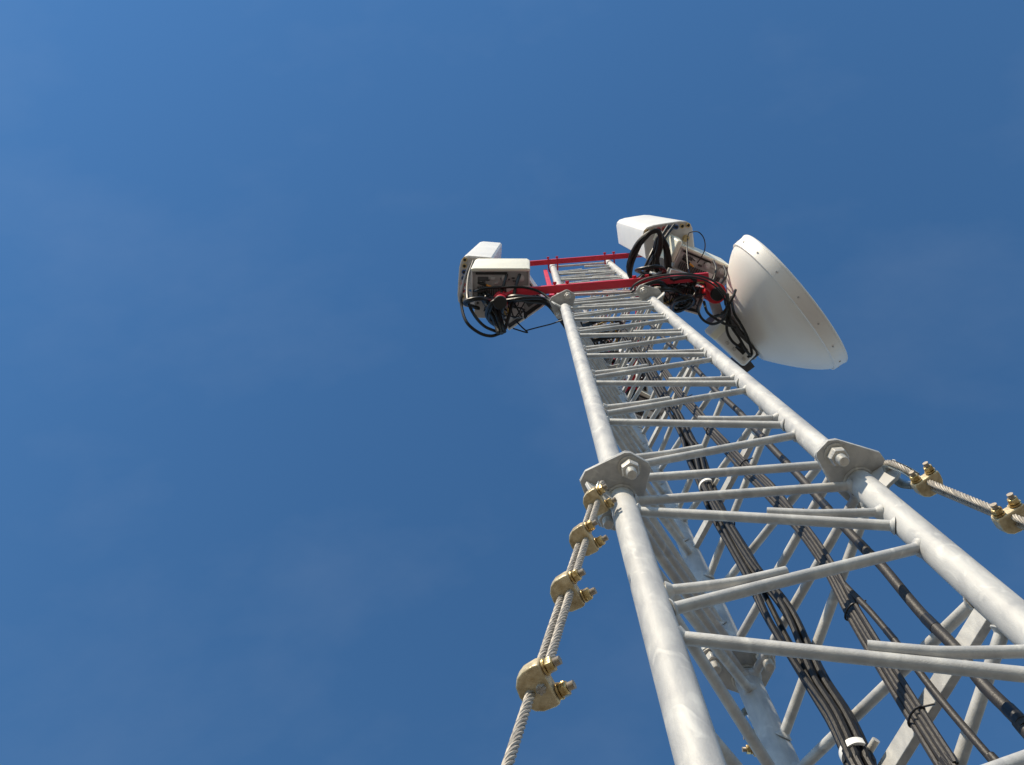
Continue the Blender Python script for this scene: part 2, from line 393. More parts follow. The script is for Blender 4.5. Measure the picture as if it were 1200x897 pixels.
def guy(P, k, u0, label, clampz, first_z, nutside=1, rope_end=0.05, turn=0.0, group='guy ropes'):
    u, v = frame(P); v = v * nutside
    rr = .0053
    z_at = lambda z: P + u * (u0 + k * (GZ - z)) + Z * z
    d = (z_at(0) - z_at(1)).normalized()
    w_ = d.cross(v).normalized(); 
    if w_.dot(u) < 0: w_ = -w_
    root = thing('guy_rope', z_at(.02), label, 'guy rope', group)
    v2_ = v * math.cos(turn) + w_ * math.sin(turn); w2_ = w_ * math.cos(turn) - v * math.sin(turn)
    eye = P + u * .0535 + Z * (GZ - .046)
    s0 = z_at(first_z)
    gap = rr * 1.22
    # live side and dead side of the loop meet at the first clip
    bend = [eye + v * .0 - d * .004]
    def side(sg):
        return [eye - d * .010 + v * sg * .004, eye - d * .004 + v * sg * .0180, eye + d * .018 + v * sg * .0250, eye.lerp(s0, .6) + v * sg * .0185, s0 - d * .012 + v2_ * sg * gap * 1.05, s0 + v2_ * sg * gap]
    dead_end = z_at(clampz[-1]) + d * .016
    live = spline(side(-1), 8) + [z_at(z) - v2_ * gap for z in np.linspace(first_z - .03, clampz[-1] - .02, 8)]
    down = [z_at(z) - v2_ * gap * (1 - min(1, (clampz[-1] - .02 - z) / .15) * .0) for z in np.linspace(clampz[-1] - .05, rope_end, 16)]
    dead = spline(side(1), 8) + [z_at(z) + v2_ * gap for z in np.linspace(first_z - .03, clampz[-1] + .01, 8)] + [dead_end + v2_ * gap]
    strand_rope(live + down, rr, phase=.3).build('wire_rope', ROPE, root)
    strand_rope(dead, rr, phase=1.1).build('rope_tail', ROPE, root)
    # thimble: pressed channel inside the loop
    inner = [s0 - d * .016 + v * .003, eye.lerp(s0, .6) + v * .0120, eye + d * .016 + v * .0180, eye - d * .003 + v * .0120, eye - d * .0075, eye - d * .003 - v * .0120, eye + d * .016 - v * .0180, eye.lerp(s0, .6) - v * .0120, s0 - d * .016 - v * .003]
    th = spline(inner, 6); mb = MB(); vs = []; fs = []
    prof = [(-.0085, .0060), (-.0072, .0010), (-.0035, -.0012), (.0035, -.0012), (.0072, .0010), (.0085, .0060)]
    ctr = eye.lerp(s0, .35)
    for j, p in enumerate(th):
        t = (th[min(j + 1, len(th) - 1)] - th[max(j - 1, 0)]).normalized(); o = t.cross(w_).normalized()
        if o.dot(p - ctr) < 0: o = -o
        for a, b in prof: vs.append(p + w_ * a + o * b)
        for a, b in prof[::-1]: vs.append(p + w_ * a * .86 + o * (b + .0012))
    m_ = len(prof) * 2
    for j in range(len(th) - 1):
        for q in range(m_): fs.append((j * m_ + q, j * m_ + (q + 1) % m_, (j + 1) * m_ + (q + 1) % m_, (j + 1) * m_ + q))
    mb.add(vs, fs).build('thimble', THIM, root)
    for z in clampz:
        j_ = random.uniform(-.10, .10)
        clamp(root, z_at(z), d, v2_ * math.cos(j_) + w2_ * math.sin(j_), w2_ * math.cos(j_) - v2_ * math.sin(j_), rr, gap)
    ea = z_at(.02)
    MB().lathe([(0, .03), (.05, .03), (.05, .012), (.09, .012)], ea - Z * .02, Z, 16).build('anchor', GALV, root)
gp = 'guy ropes anchoring the mast'
guy(PL, .162, .0443, 'left guy rope hanging from the near left leg with four brass-coloured clips', [GZ - .108, GZ - .333, GZ - .556, GZ - .818], GZ - .098, nutside=1, turn=R_(-30), group=gp)
guy(PR, .144, .0520, 'right guy rope running off the right edge from the right leg flange', [GZ - .153, GZ - .374, GZ - .56, GZ - .8], GZ - .135, nutside=-1, turn=R_(0), group=gp)
guy(PB, .153, .0480, 'guy rope behind the rear leg, mostly hidden by the mast', [GZ - .12, GZ - .33, GZ - .54, GZ - .8], GZ - .110, nutside=1, group=gp)

# ---------------------------------------------------------------- feeder cables up the inside of the R-B face
dRB = (PB - PR).normalized(); nin = -Z.cross(dRB)
if nin.dot(CEN - PR) < 0: nin = -nin
def lay(pxs, off): return [at_plane(x, y, PR + nin * off, nin) for x, y in pxs]
PA = [(1040, 955), (1008, 895), (984, 845), (953, 797), (921, 737), (890, 683), (865, 640), (842, 600), (823, 560), (798, 500), (770, 450), (748, 415), (730, 388)]
PBn = [(1150, 960), (1110, 897), (1052, 805), (998, 717), (970, 664), (942, 622), (921, 598), (893, 568), (866, 540), (849, 522), (832, 504), (820, 488), (799, 464), (785, 444), (765, 416), (748, 393)]
PB2 = [(1220, 955), (1168, 897), (1100, 817), (1060, 765), (1020, 717), (985, 680), (958, 644), (934, 606), (908, 572), (890, 555), (866, 537), (840, 510), (822, 489), (800, 464)]
PC = [(1260, 920), (1200, 850), (1153, 803), (1120, 760), (1078, 717), (1034, 664), (1011, 641), (975, 602), (938, 560), (902, 522), (867, 484), (838, 457), (815, 432), (785, 404), (765, 383), (748, 368)]
def run_down(P):      # carry on to the roof below the lowest surveyed point
    P = list(P); a = P[0]
    return [Vector((a.x, a.y, .05)), Vector((a.x, a.y, .5 * (a.z + .05)))] + P
def bundle(name, pts, n, r, spread, matl, label, group, wob=.004, ties=(), tails=None, flat=None):
    base = run_down(pts); c0 = spline(base, 8)
    root = thing(name, (base[0].x, base[0].y, .02), label, 'cable bundle' if n > 1 else 'cable', group)
    offs = []
    if flat: offs = [(flat * (i - (n - 1) / 2), random.uniform(-.001, .001)) for i in range(n)]
    else:
        rings = [(0, 0)] + [(spread * math.cos(q), spread * math.sin(q)) for q in [2 * math.pi * i / max(1, n - 1) for i in range(n - 1)]]
        offs = rings[:n]
    for i, (ox, oy) in enumerate(offs):
        grp = (1 if ox > 0 else -1) if (not flat and n > 4) else 0
        ph = random.uniform(0, 6.28); P = []
        for j, p in enumerate(c0):
            s = p.z
            wx = ox + wob * math.sin(s * 5.1 + ph) + .4 * wob * math.sin(s * 13 + 2 * ph); wy = oy + wob * math.cos(s * 4.3 + ph * 1.7)
            wx += grp * .010 * max(0, math.sin(s * 6.3 + 2.1)) ** 2 * (1 if s < 4 else .3)
            P.append(p + dRB * wx + nin * wy)
        MB().tube(P, r, 8).build('cable', matl, root)
    for zt in ties:
        j = min(range(len(c0)), key=lambda q: abs(c0[q].z - zt)); c = c0[j]; R0 = (abs(offs[0][0]) if flat else spread) + r + .0008
        mb = MB(); t = (c0[min(j + 1, len(c0) - 1)] - c0[j - 1]).normalized()
        ring = [c + dRB * R0 * math.cos(a) + nin * (R0 if not flat else r + .004) * math.sin(a) + t * random.uniform(-.0006, .0006) for a in [2 * math.pi * q / 20 for q in range(21)]]
        mb.tube(ring, .0016, 6, False); mb.tube([c - dRB * R0, c - dRB * (R0 + .012) - nin * .008 - Z * .006], .0015, 6)
        mb.build('cable_tie', TAPE, root)
    return root, c0
gb = 'black feeder cables running up inside the mast'
A_pts = lay(PA, .034); B_pts = lay(PBn, .030); B2 = lay(PB2, .028); C_pts = lay(PC, .032)
bA, cA = bundle('cable_bundle', A_pts, 9, .0054, .0150, BLACK, 'thickest bundle of black cables inside the mast nearest the rear leg', gb, wob=.0030,
                ties=[2.42, 3.4, 4.4, 5.4], tails=None)
bB, cB = bundle('cable_bundle', B_pts, 4, .0040, .006, BROWN, 'flat ribbon of thin brown-black cables in the middle of the right mast face', gb, wob=.0012,
                ties=[1.7, 2.2, 2.45, 2.72, 3.1, 3.5, 3.9, 4.3, 4.9], flat=.0072)
def lone(pts, r, matl, label, bands, br):
    base = run_down(pts); c0 = spline(base, 10)
    root = thing('feeder_cable', (base[0].x, base[0].y, .02), label, 'cable', gb)
    MB().tube(c0, r, 14).build('cable', matl, root)
    for zt in bands:
        j = min(range(1, len(c0) - 1), key=lambda q: abs(c0[q].z - zt)); c = c0[j]; t = (c0[j + 1] - c0[j - 1]).normalized()
        MB().tube([c - t * .016, c - t * .0155, c + t * .0155, c + t * .016], 1, 16, True, [r * .9, r * br, r * br, r * .9]).build('tape_band', TAPE, root)
lone(B2, .0050, BROWN, 'single thin dark cable beside the middle cable ribbon', [1.75, 2.2, 2.6, 3.0, 3.6], 1.10)
lone(C_pts, .0078, BROWN, 'thick brown-black cable with black tape bands nearest the right mast leg', [1.5, 1.9, 2.30, 2.52, 2.80, 3.0, 3.28, 3.5, 3.72, 3.93, 4.2, 4.5, 4.8, 5.2], 1.07)
# white cable hangers on bundle A
for px, py in ((1003, 884), (829, 571)):
    p = at_plane(px, py, PR + nin * .034, nin)
    h = thing('cable_hanger', p, 'white cable hanger on the thick black bundle %s' % ('at the bottom edge of the photo' if py > 800 else 'level with the lower flanges'), 'cable clamp', 'white cable hangers')
    mb = MB(); t = Z
    ring = [p + dRB * .020 * math.cos(a) + nin * .019 * math.sin(a) for a in [math.pi * (q / 20 * .95 + .05) for q in range(21)]]
    for k in range(len(ring) - 1):
        mb.box((ring[k] + ring[k + 1]) / 2, (ring[k + 1] - ring[k]) * .55, (((ring[k] + ring[k + 1]) / 2 - p).normalized()) * .0022, Z * .0065)
    mb.build('strap', WHITE, h)
    for s in (-1, 1):
        e = p + dRB * .019 * s + nin * -.014
        MB().cyl(e - dRB * .008 * s, e + dRB * .012 * s, .0055, 12).build('screw', BOLT, h)

# ---------------------------------------------------------------- red antenna frame
FR = thing('antenna_frame', (0, -.05, GZ + 3.4), 'crimson painted steel frame of arms and poles clamped to the mast head', 'antenna frame')
ZL, ZU = GZ + 3.44, GZ + 5.55
def sqbar(a, b, h, name='arm', m_=RED, up=Z):
    a, b = Vector(a), Vector(b); d = (b - a); X = d.normalized(); Y = up.cross(X).normalized(); Z2 = X.cross(Y)
    return MB().box((a + b) / 2, d / 2, Y * h, Z2 * h).build(name, m_, FR, .003)
yA = -(LEG_R + .027)
sqbar((-.475, yA, ZL + .0), (.575, yA - .004, ZL - .02), .0215)
sqbar((-.43, yA, ZU), (.56, yA, ZU), .019)
for P in (PL, PR):                                   # U clamps round the legs
    for z in (ZL, ZU):
        ring = [P + Vector((x, y, z)) for x, y in ((-.034, yA - .03), (-.034, 0), (-.024, .026), (0, .036), (.024, .026), (.034, 0), (.034, yA - .03))]
        MB().tube(spline(ring, 5), .006, 8).build('u_bolt', RED, FR)
        for s in (-1, 1):
            MB().nut(P + Vector((.034 * s, yA - .027, z)), (0, -1, 0), .012, .012).build('nut', RED, FR)
# upright flat beside the near left leg, wedge at its foot
pw = at(650, 349, GZ + 3.55); pt = at(639, 313, GZ + 5.5)
sqbar((PL.x - .045, .020, ZL - .03), (PL.x - .062, .016, ZU), .014, 'upright', RED, up=Vector((0, 1, 0)))
MB().prism([(-.30, 0), (-.20, 0), (-.215, -.11)], (0, yA + .028, ZL - .02), (1, 0, 0), (0, 0, 1), (0, .008, 0)).build('gusset', RED, FR)
# three vertical poles
pL = at(586, 355, GZ + 3.30); pR = at(841, 345, GZ + 3.42); pB = at(741, 464, GZ + 3.42)
for p, top in ((pL, 5.75), (pR, 5.75), (pB, 5.6)):
    q = Vector((p.x, p.y, 0))
    MB().tube([q + Z * p.z, q + Z * (GZ + top)], .035, 28).build('pole', REDHOT if p is pR else RED, FR)
    MB().lathe([(-.004, 0), (-.004, .034), (.0, .0375), (.022, .0375), (.022, .0352)], q + Z * (p.z - .004), Z, 28).build('pole_cap', HOLE, FR)
# arm to pole links
def link(a, b, r=.022): MB().cyl(a, b, r, 14).build('arm_link', REDHOT, FR)
for z in (ZL, ZU):
    link((-.45, yA, z + .03), (pL.x, pL.y, z + .03)); link((.54, yA, z + .02), (pR.x, pR.y, z + .02))
    link(PB + Z * (z + .05), (pB.x, pB.y, z + .05)); link(PR + Z * (z + .05), (pB.x, pB.y, z + .05), .018)
for p in (pL, pR, pB):
    for z in ((p.z + .05, p.z + .14, p.z + .24) if p is pR else (p.z + .10, p.z + .19)):
        MB().cyl((p.x, p.y, z), (p.x, p.y, z + .05), .058 if p is pR else .043, 24).build('pole_clamp', REDHOT if p is pR else RED, FR, .003)

# ---------------------------------------------------------------- panel antennas
def panel(c0, ang, label, Wd=.285, Dp=.185, H=1.82, zb=GZ + 3.95, conn=True):
    """c0 = middle of the front bottom edge, ang = direction the front faces"""
    fr = Vector((math.cos(ang), math.sin(ang), 0)); sx = Z.cross(fr)
    root = thing('panel_antenna', (c0.x, c0.y, zb), label, 'antenna', 'white panel antennas on the mast head')
    M = Matrix(((sx.x, -fr.x, 0, c0.x), (sx.y, -fr.y, 0, c0.y), (0, 0, 1, zb), (0, 0, 0, 1)))   # x along width, y backwards
    h = Wd / 2
    prof = [(-h, Dp), (-h, .05), (-h + .008, .025), (-h + .03, .008), (-h + .07, .001), (0, 0), (h - .07, .001), (h - .03, .008), (h - .008, .025), (h, .05), (h, Dp), (h - .012, Dp + .012), (-h + .012, Dp + .012)]
    mb = MB(M); n = len(prof); lev = [(0, 1), (.012, 1), (H - .06, 1), (H - .02, .965), (H, .88)]
    vs = [(x * s, Dp / 2 + (y - Dp / 2) * s, z) for z, s in lev for x, y in prof]
    fs = [(i * n + j, i * n + (j + 1) % n, (i + 1) * n + (j + 1) % n, (i + 1) * n + j) for i in range(len(lev) - 1) for j in range(n)]
    fs += [tuple((len(lev) - 1) * n + j for j in range(n)), tuple(range(n))[::-1]]
    mb.add(vs, fs); mb.build('radome', RADOME, root, 0, 30)
    cap = MB(M).prism([(x * .965, Dp / 2 + (y - Dp / 2) * .965) for x, y in prof], (0, 0, -.007), (1, 0, 0), (0, 1, 0), (0, 0, .0065)).build('end_cap', LGREY, root, .002)
    xs = [(-h + .025) + (Wd - .05) * i / 7 for i in range(8)]
    rings = [BRASS, BRASS, RINGR, RINGR, RINGB, RINGB, BRASS, BRASS]
    for x, rm in zip(xs, rings):
        c = MB(M).lathe([(0, .0001), (0, .0145), (-.004, .0145), (-.004, .0095), (-.016, .0095), (-.016, .0001)], (x, .032, -.0072), (0, 0, 1), 18).build('socket', rm, cap)
        MB(M).cyl((x, .032, -.0235), (x, .032, -.0232 - .005), .0085, 14).build('socket_cap', HOLE, c)
    MB(M).lathe([(0, .0001), (0, .021), (-.006, .021), (-.006, .015), (-.024, .015), (-.024, .0001)], (h - .045, .105, -.0072), (0, 0, 1), 18).build('control_socket', BRASS, cap)
    MB(M).prism([(-.03, .09), (.02, .09), (.02, .12), (-.03, .12)], (0, 0, -.0082), (1, 0, 0), (0, 1, 0), (0, 0, .0009)).build('sticker', WHITE, cap)
    MB(M).prism([(-.025, .095), (-.002, .095), (-.0135, .115)], (0, 0, -.0092), (1, 0, 0), (0, 1, 0), (0, 0, .0008)).build('warning_mark', RINGR, cap)
    for zz in (.12, H - .35):
        MB(M).bx(-.05, .05, Dp + .010, Dp + .10, zz, zz + .06).build('bracket', GREYC, root, .003)
    return root, M
zA = GZ + 3.95
a0, a1 = at(539, 299, zA), at(535, 359, zA); cL = (a0 + a1) / 2; dd = (a1 - a0); aL = math.atan2(dd.y, dd.x) + math.pi / 2
if math.cos(aL) > 0: aL += math.pi
panel(cL, aL, 'white panel antenna at the far left end of the mast head', Wd=dd.length)
b0, b1 = at(752, 266, zA), at(810, 257, zA); cR = (b0 + b1) / 2; dd = (b1 - b0); aR = math.atan2(dd.y, dd.x) - math.pi / 2
panel(cR, aR, 'white panel antenna above the right radio unit, topmost white box', Wd=dd.length)
panel(Vector((pB.x + .02, pB.y + .30, 0)), math.pi / 2, 'white panel antenna behind the rear of the mast, mostly hidden', Wd=.285)

# ---------------------------------------------------------------- radio units
def radio(c, ax, Wd, Dp, H, zb, label, cover='y', dark=False, labels=True, cov_h=.02, endcap=False, brk=.05):
    """c = middle of the near bottom edge, ax = direction of the long side, body lies to the left of it"""
    X = Vector((math.cos(ax), math.sin(ax), 0)); Y = Z.cross(X)
    root = thing('radio_unit', (c.x, c.y, zb), label, 'radio unit', 'grey radio units on the mast head')
    M = Matrix(((X.x, Y.x, 0, c.x), (X.y, Y.y, 0, c.y), (0, 0, 1, zb), (0, 0, 0, 1)))
    h = Wd / 2; G = DGREY if dark else GREYC
    body = MB(M).bx(-h, h, 0.001, Dp, .018, H).build('housing', G, root, .004)
    rim = MB(M)
    rim.bx(-h - .004, h + .004, -.002, .008, 0, H - .01); rim.bx(-h - .004, h + .004, Dp - .004, Dp + .004, 0, H - .01)
    rim.bx(-h - .004, -h + .005, .0082, Dp - .0042, .0005, H - .011); rim.bx(h - .005, h + .004, .0082, Dp - .0042, .0005, H - .011)
    rim.build('rim', LGREY if not dark else WHITE, root, .002)
    nf = int((Wd - .05) / .0125); fb = MB(M)
    for i in range(nf):
        x = -h + .025 + (Wd - .05) * (i + .5) / nf
        fb.bx(x - .0028, x + .0028, Dp * .60, Dp - .008, .002, .0178)
    fb.build('cooling_fins', DGREY, root)
    MB(M).bx(-h + .02, h - .12, Dp * .08, Dp * .16, .008, .0177).build('vent_slot', HOLE, root)
    pl = MB(M); pl.bx(-h + .03, -h + .09, Dp * .24, Dp * .40, .0150, .0179)
    MB(M).bx(-h + .018, h - .018, Dp * .17, Dp * .58, .0166, .0179).build('port_panel', GREYC, root)
    for i in range(11):
        x = random.uniform(-h + .03, h - .04); y = random.uniform(.22, .5) * Dp; s = random.uniform(.004, .013)
        MB(M).bx(x - s, x + s, y - s * .5, y + s * .5, .006 + random.uniform(0, .004), .0165).build('port_cover', DGREY if i % 3 else LGREY, root, .001)
    pl.build('port_cover', DGREY, root, .001)
    for i, x in enumerate((h * .15, h * .72)):
        MB(M).lathe([(.018, .018), (.0, .018), (.0, .011), (-.012, .011), (-.012, .0001)], (x, Dp * .3, 0), (0, 0, 1), 16).build('socket', LGREY, root)
        if labels:
            MB(M).bx(x - .020 + .03, x + .022 + .03, Dp * .56, Dp * .85, -.003, .0015).build('sticker', WHITE, root)
    MB(M).tube([(-h * .78, Dp * .45, .01), (-h * .62, Dp * .5, -.008), (-h * .5, Dp * .53, -.010)], .008, 10).build('plug', BLACK, root)
    MB(M).tube([(-h * .5, Dp * .53, -.010), (-h * .32, Dp * .6, -.011)], .0055, 10).build('plug_boot', ORANGE, root)
    if cover:
        # sun shield: bevelled cover on the outer long side
        n_ = []
        for z, s, ch in ((-.006, 1, .012), (H * .88, .985, cov_h), (H, .93, cov_h * .8)):
            n_ += [(-h * s - .006, .004, z), (-h * s - .006, -ch * .75, z), (-h * s + .012, -ch, z), (h * s - .012, -ch, z), (h * s + .006, -ch * .75, z), (h * s + .006, .004, z)]
        fs = [(i * 6 + j, i * 6 + (j + 1) % 6, (i + 1) * 6 + (j + 1) % 6, (i + 1) * 6 + j) for i in range(2) for j in range(6)] + [tuple(range(6))[::-1], tuple(12 + j for j in range(6))]
        MB(M).add(n_, fs).build('sun_shield', CREAM, root, .004)
    if endcap:
        MB(M).add([(x, y, z) for z, x0, y0 in ((-.010, -h - .035, -.030), (H * .62, -h - .115, -.055)) for x, y in ((x0, y0), (-h - .0062, y0), (-h - .0062, Dp * .8), (x0, Dp * .8))],
                  [(0, 1, 2, 3), (4, 7, 6, 5), (0, 4, 5, 1), (1, 5, 6, 2), (2, 6, 7, 3), (3, 7, 4, 0)]).build('end_cover', CREAM, root, .010)
        MB(M).bx(-h - .150, -h - .100, -.040, Dp * .20, H * .35, H * .58).build('handle', CREAM, root, .006)
    MB(M).bx(-.06 if brk < .1 else -h + .01, .06 if brk < .1 else h - .03, Dp + .0042, Dp + brk, .05 if brk < .1 else .012, H - .05).build('mount_bracket', GREYC if brk < .1 else LGREY, root, .003)
    if brk > .1:
        for i in range(6):
            x = -h + .03 + i * (Wd - .07) / 5
            MB(M).cyl((x, Dp + .03 + (i % 2) * .05, .0055), (x, Dp + .03 + (i % 2) * .05, .0118), .007, 10).build('screw', DGREY, root)
    return root, M
zr = GZ + 3.50
p0, p1 = at(553, 317, zr), at(620, 317, zr)
rL, ML = radio((p0 + p1) / 2, math.atan2(p1.y - p0.y, p1.x - p0.x), (p1 - p0).length, .150, .38, zr, 'cream covered radio unit left of the mast under the left antenna', cov_h=.042, brk=.115)
zr2 = GZ + 3.78
p0, p1 = at(799, 290, zr2), at(857, 315, zr2)
rR, MR = radio((p0 + p1) / 2, math.atan2(p1.y - p0.y, p1.x - p0.x), (p1 - p0).length, .125, .36, zr2, 'radio unit with cream end cover between the right antenna and the dish', cov_h=.036, endcap=True)
# darker units slung below the poles
p0, p1 = at(640, 354, GZ + 3.42), at(597, 387, GZ + 3.42)
radio((p0 + p1) / 2, math.atan2(p1.y - p0.y, p1.x - p0.x) + math.pi, (p1 - p0).length, .02, .30, GZ + 3.42, 'x', cover=None) if False else None
def rad2(a, b, Dp, zb, label, H=.34):
    a, b = at(*a, zb), at(*b, zb); ang = math.atan2(b.y - a.y, b.x - a.x)
    return radio((a + b) / 2, ang, (b - a).length, Dp, H, zb, label, cover=None, dark=True, labels=False)
rad2((640, 357), (597, 387), .17, GZ + 3.56, 'dark radio unit with white rim slanting below the left radio unit')
rad2((818, 369), (757, 352), .15, GZ + 3.56, 'dark finned radio unit beside the right leg under the red arm')
rad2((760, 470), (690, 478), .12, GZ + 3.62, 'dark radio unit behind the rear leg seen through the lattice', H=.3)
p0, p1 = at(748, 462, GZ + 3.5), at(775, 474, GZ + 3.5)
radio((p0 + p1) / 2, math.atan2(p1.y - p0.y, p1.x - p0.x), (p1 - p0).length + .12, .12, .36, GZ + 3.55, 'cream radio unit behind the rear leg next to the rear pole', cov_h=.02)

# ---------------------------------------------------------------- dish antenna
DC = Vector((1.070, .128, GZ + 3.6)); DS = .918; daz = R_(-34.05); DA = Vector((math.cos(daz), math.sin(daz), 0))
dish = thing('dish_antenna', (DC.x, DC.y, GZ + 3.12), 'large white drum-shaped dish antenna right of the mast head', 'dish antenna')
prof = [(-.335, .001), (-.335, .175 * DS), (-.328, .190 * DS)]
for i in range(12):
    t = i / 11; prof.append((-.328 + .262 * t, DS * (.190 + .283 * (1 - (1 - t) ** 1.32))))
MB().lathe(prof + [(-.066, .42), (-.2, .28)], DC, DA, 96).build('reflector', DISHW, dish, 0, 40)
rimo = MB().lathe([(h_, r_ * DS) for h_, r_ in [(-.066, .4735), (-.070, .478), (-.066, .484), (-.012, .486), (0, .489), (.010, .489), (.016, .484), (.020, .470), (.026, .30), (.030, .001)]], DC, DA, 96).build('shroud', DISHW, dish, 0, 40)
MB().lathe([(h_, r_ * DS) for h_, r_ in [(.0008, .4895), (.003, .4905), (.007, .4905), (.009, .4895)]], DC, DA, 96).build('radome_rim', RADOME, dish)
su = Z; sv = DA.cross(Z)
for i in range(16):
    a = 2 * math.pi * (i + .4) / 16; o = su * math.cos(a) + sv * math.sin(a)
    MB().cyl(DC + DA * -.036 + o * .484 * DS, DC + DA * -.036 + o * .490 * DS, .0048, 12).build('rivet', GREYC, rimo)
# back mount
hub = DC - DA * .335
MB().lathe([(0, .001), (0, .10), (-.02, .14), (-.035, .14), (-.05, .08), (-.09, .08), (-.09, .001)], hub - DA * .001, DA, 32).build('back_hub', GREYC, dish, .002)
MB().box(hub - DA * .055 - Z * .02 + sv * .045, DA * .050, sv * .145, Z * .12).build('mount_plate', DGREY, dish, .004)
MB().box(hub - DA * .115 + Z * .02 - sv * .12, DA * .055, sv * .03, Z * .12).build('bracket', DGREY, dish, .003)
pj = Vector((pR.x, pR.y, GZ + 3.62))
MB().cyl(hub - DA * .1 + Z * .02, pj, .030, 16).build('mount_arm', GREYC, dish)
MB().cyl(pj - Z * .08, pj + Z * .08, .047, 24).build('pole_clamp', GREYC, dish, .003)
# microwave radio behind the dish
zo = GZ + 3.36
o0, o1 = at(845, 389, zo), at(880, 423, zo); X = (o1 - o0).normalized(); Y = Z.cross(X)
odu = thing('outdoor_radio', ((o0.x + o1.x) / 2, (o0.y + o1.y) / 2, zo), 'small white box radio hanging below the dish back', 'radio unit')
mb = MB(); c = (o0 + o1) / 2 + Z * .11
mb.box(c, X * ((o1 - o0).length / 2), Y * .052, Z * .11).build('housing', RADOME, odu, .018, seg=4)
MB().box(o0 + Z * .09 - X * .008, X * .022, Y * .057, Z * .095).build('end_cover', CREAM, odu, .012, seg=3)
MB().box(c - Z * .1105 + X * .03 - Y * .012, X * .030, Y * .020, Z * .004).build('port_block', HOLE, odu, .002)
for k in (-.05, .0, .075): MB().cyl(c + X * k - Z * .112 + Y * .02, c + X * k - Z * .135 + Y * .02, .009, 12).build('socket', BOLT, odu)
MB().cyl(c + Y * -.045, hub - DA * .08, .02, 12).build('mount_arm', GREYC, odu)

# ---------------------------------------------------------------- jumper cables and coils
def jumper(pts, r, label, matl=BLACK, group='loose black jumper cables on the mast head', n=10):
    P = [at(x, y, GZ + z) for x, y, z in pts]
    o = MB().tube(spline(P, n), r, 8).build('jumper_cable', matl); solo(o, P[0]); return tag(o, label, 'cable', group)
def coil(cx, cy, z, rx, ry, n, tilt, r, label, zamp=.12, jit=.01, sq=1.0, matl=BLACK):
    C = at(cx, cy, GZ + z); P = []
    for k in range(n * 28 + 1):
        a = 2 * math.pi * k / 28; jx = jit * math.sin(k * .37 + n); j2 = jit * math.cos(k * .23)
        x = (rx + jx) * math.cos(a); y = (ry + j2) * math.sin(a)
        P.append(C + Vector((x * math.cos(tilt) - y * math.sin(tilt), x * math.sin(tilt) + y * math.cos(tilt), zamp * math.sin(a + tilt) + .018 * math.sin(k * .11 + 1))))
    o = MB().tube(P, r, 8).build('coiled_cable', matl); solo(o, C)
    return tag(o, label, 'coiled cable', 'coils of spare black cable on the mast head')
# left cluster
jumper([(553, 306, 3.93), (547, 320, 3.8), (541, 340, 3.5), (541, 360, 3.4), (547, 378, 3.3), (561, 390, 3.28), (575, 394, 3.28), (586, 391, 3.3)], .0085, 'outermost black cable loop hanging from the left antenna')
jumper([(555, 306, 3.93), (549, 325, 3.7), (548, 350, 3.4), (555, 368, 3.35), (567, 382, 3.3), (582, 389, 3.3)], .0085, 'inner black cable loop hanging from the left antenna')
jumper([(562, 345, 3.5), (570, 358, 3.4), (578, 372, 3.35), (584, 390, 3.25)], .012, 'black cable drop left of the left pole cap, front one')
jumper([(566, 344, 3.5), (575, 356, 3.4), (582, 368, 3.35), (588, 391, 3.25)], .012, 'black cable drop left of the left pole cap, middle one')
jumper([(570, 343, 3.5), (580, 354, 3.4), (586, 372, 3.35), (591, 389, 3.25)], .012, 'black cable drop touching the left pole cap')
jumper([(594, 322, 3.5), (590, 335, 3.44), (586, 350, 3.40), (585, 366, 3.35), (587, 388, 3.3)], .008, 'black cable from the left radio unit past the pole cap')
jumper([(609, 322, 3.5), (605, 334, 3.44), (601, 352, 3.38), (597, 368, 3.34), (592, 386, 3.3)], .009, 'black cable from the right side of the left radio unit')
jumper([(545, 339, 3.85), (556, 341, 3.5), (568, 338, 3.45), (590, 337, 3.42), (614, 337, 3.42), (634, 343, 3.4), (650, 357, 3.3), (664, 378, 3.1), (690, 396, 3.3)], .007, 'black cable running from the left radio unit along the red arm to the mast')
jumper([(588, 352, 3.45), (602, 348, 3.36), (620, 349, 3.36), (640, 352, 3.36), (652, 362, 3.28), (668, 384, 3.2), (692, 402, 3.3)], .014, 'thick black cable from the left pole into the mast head')
jumper([(590, 356, 3.45), (606, 352, 3.36), (622, 353, 3.36), (640, 356, 3.36), (652, 368, 3.28), (668, 390, 3.2)], .012, 'second thick black cable from the left pole into the mast head')
jumper([(604, 376, 3.4), (612, 384, 3.3), (618, 390, 3.3), (604, 386, 3.3), (601, 385, 3.3)], .004, 'small black wire loop under the slanting left radio unit')
jumper([(615, 388, 3.3), (630, 384, 3.3), (646, 380, 3.25), (662, 375, 3.2), (690, 372, 3.3)], .0035, 'thin black wire stretched level from the left cluster to the mast')
for cx, cy, rx, ry, n_, tl, lb in ((562, 357, .075, .040, 6, .2, 'coil of black cable left of the left pole'), (615, 352, .11, .020, 4, .1, 'flat coil of black cable under the left end of the red arm'),
                                   (580, 368, .035, .08, 5, .15, 'narrow coil of black cable hanging at the left pole foot')):
    coil(cx, cy, 3.42, rx, ry, n_, tl, .008, lb, jit=.012)
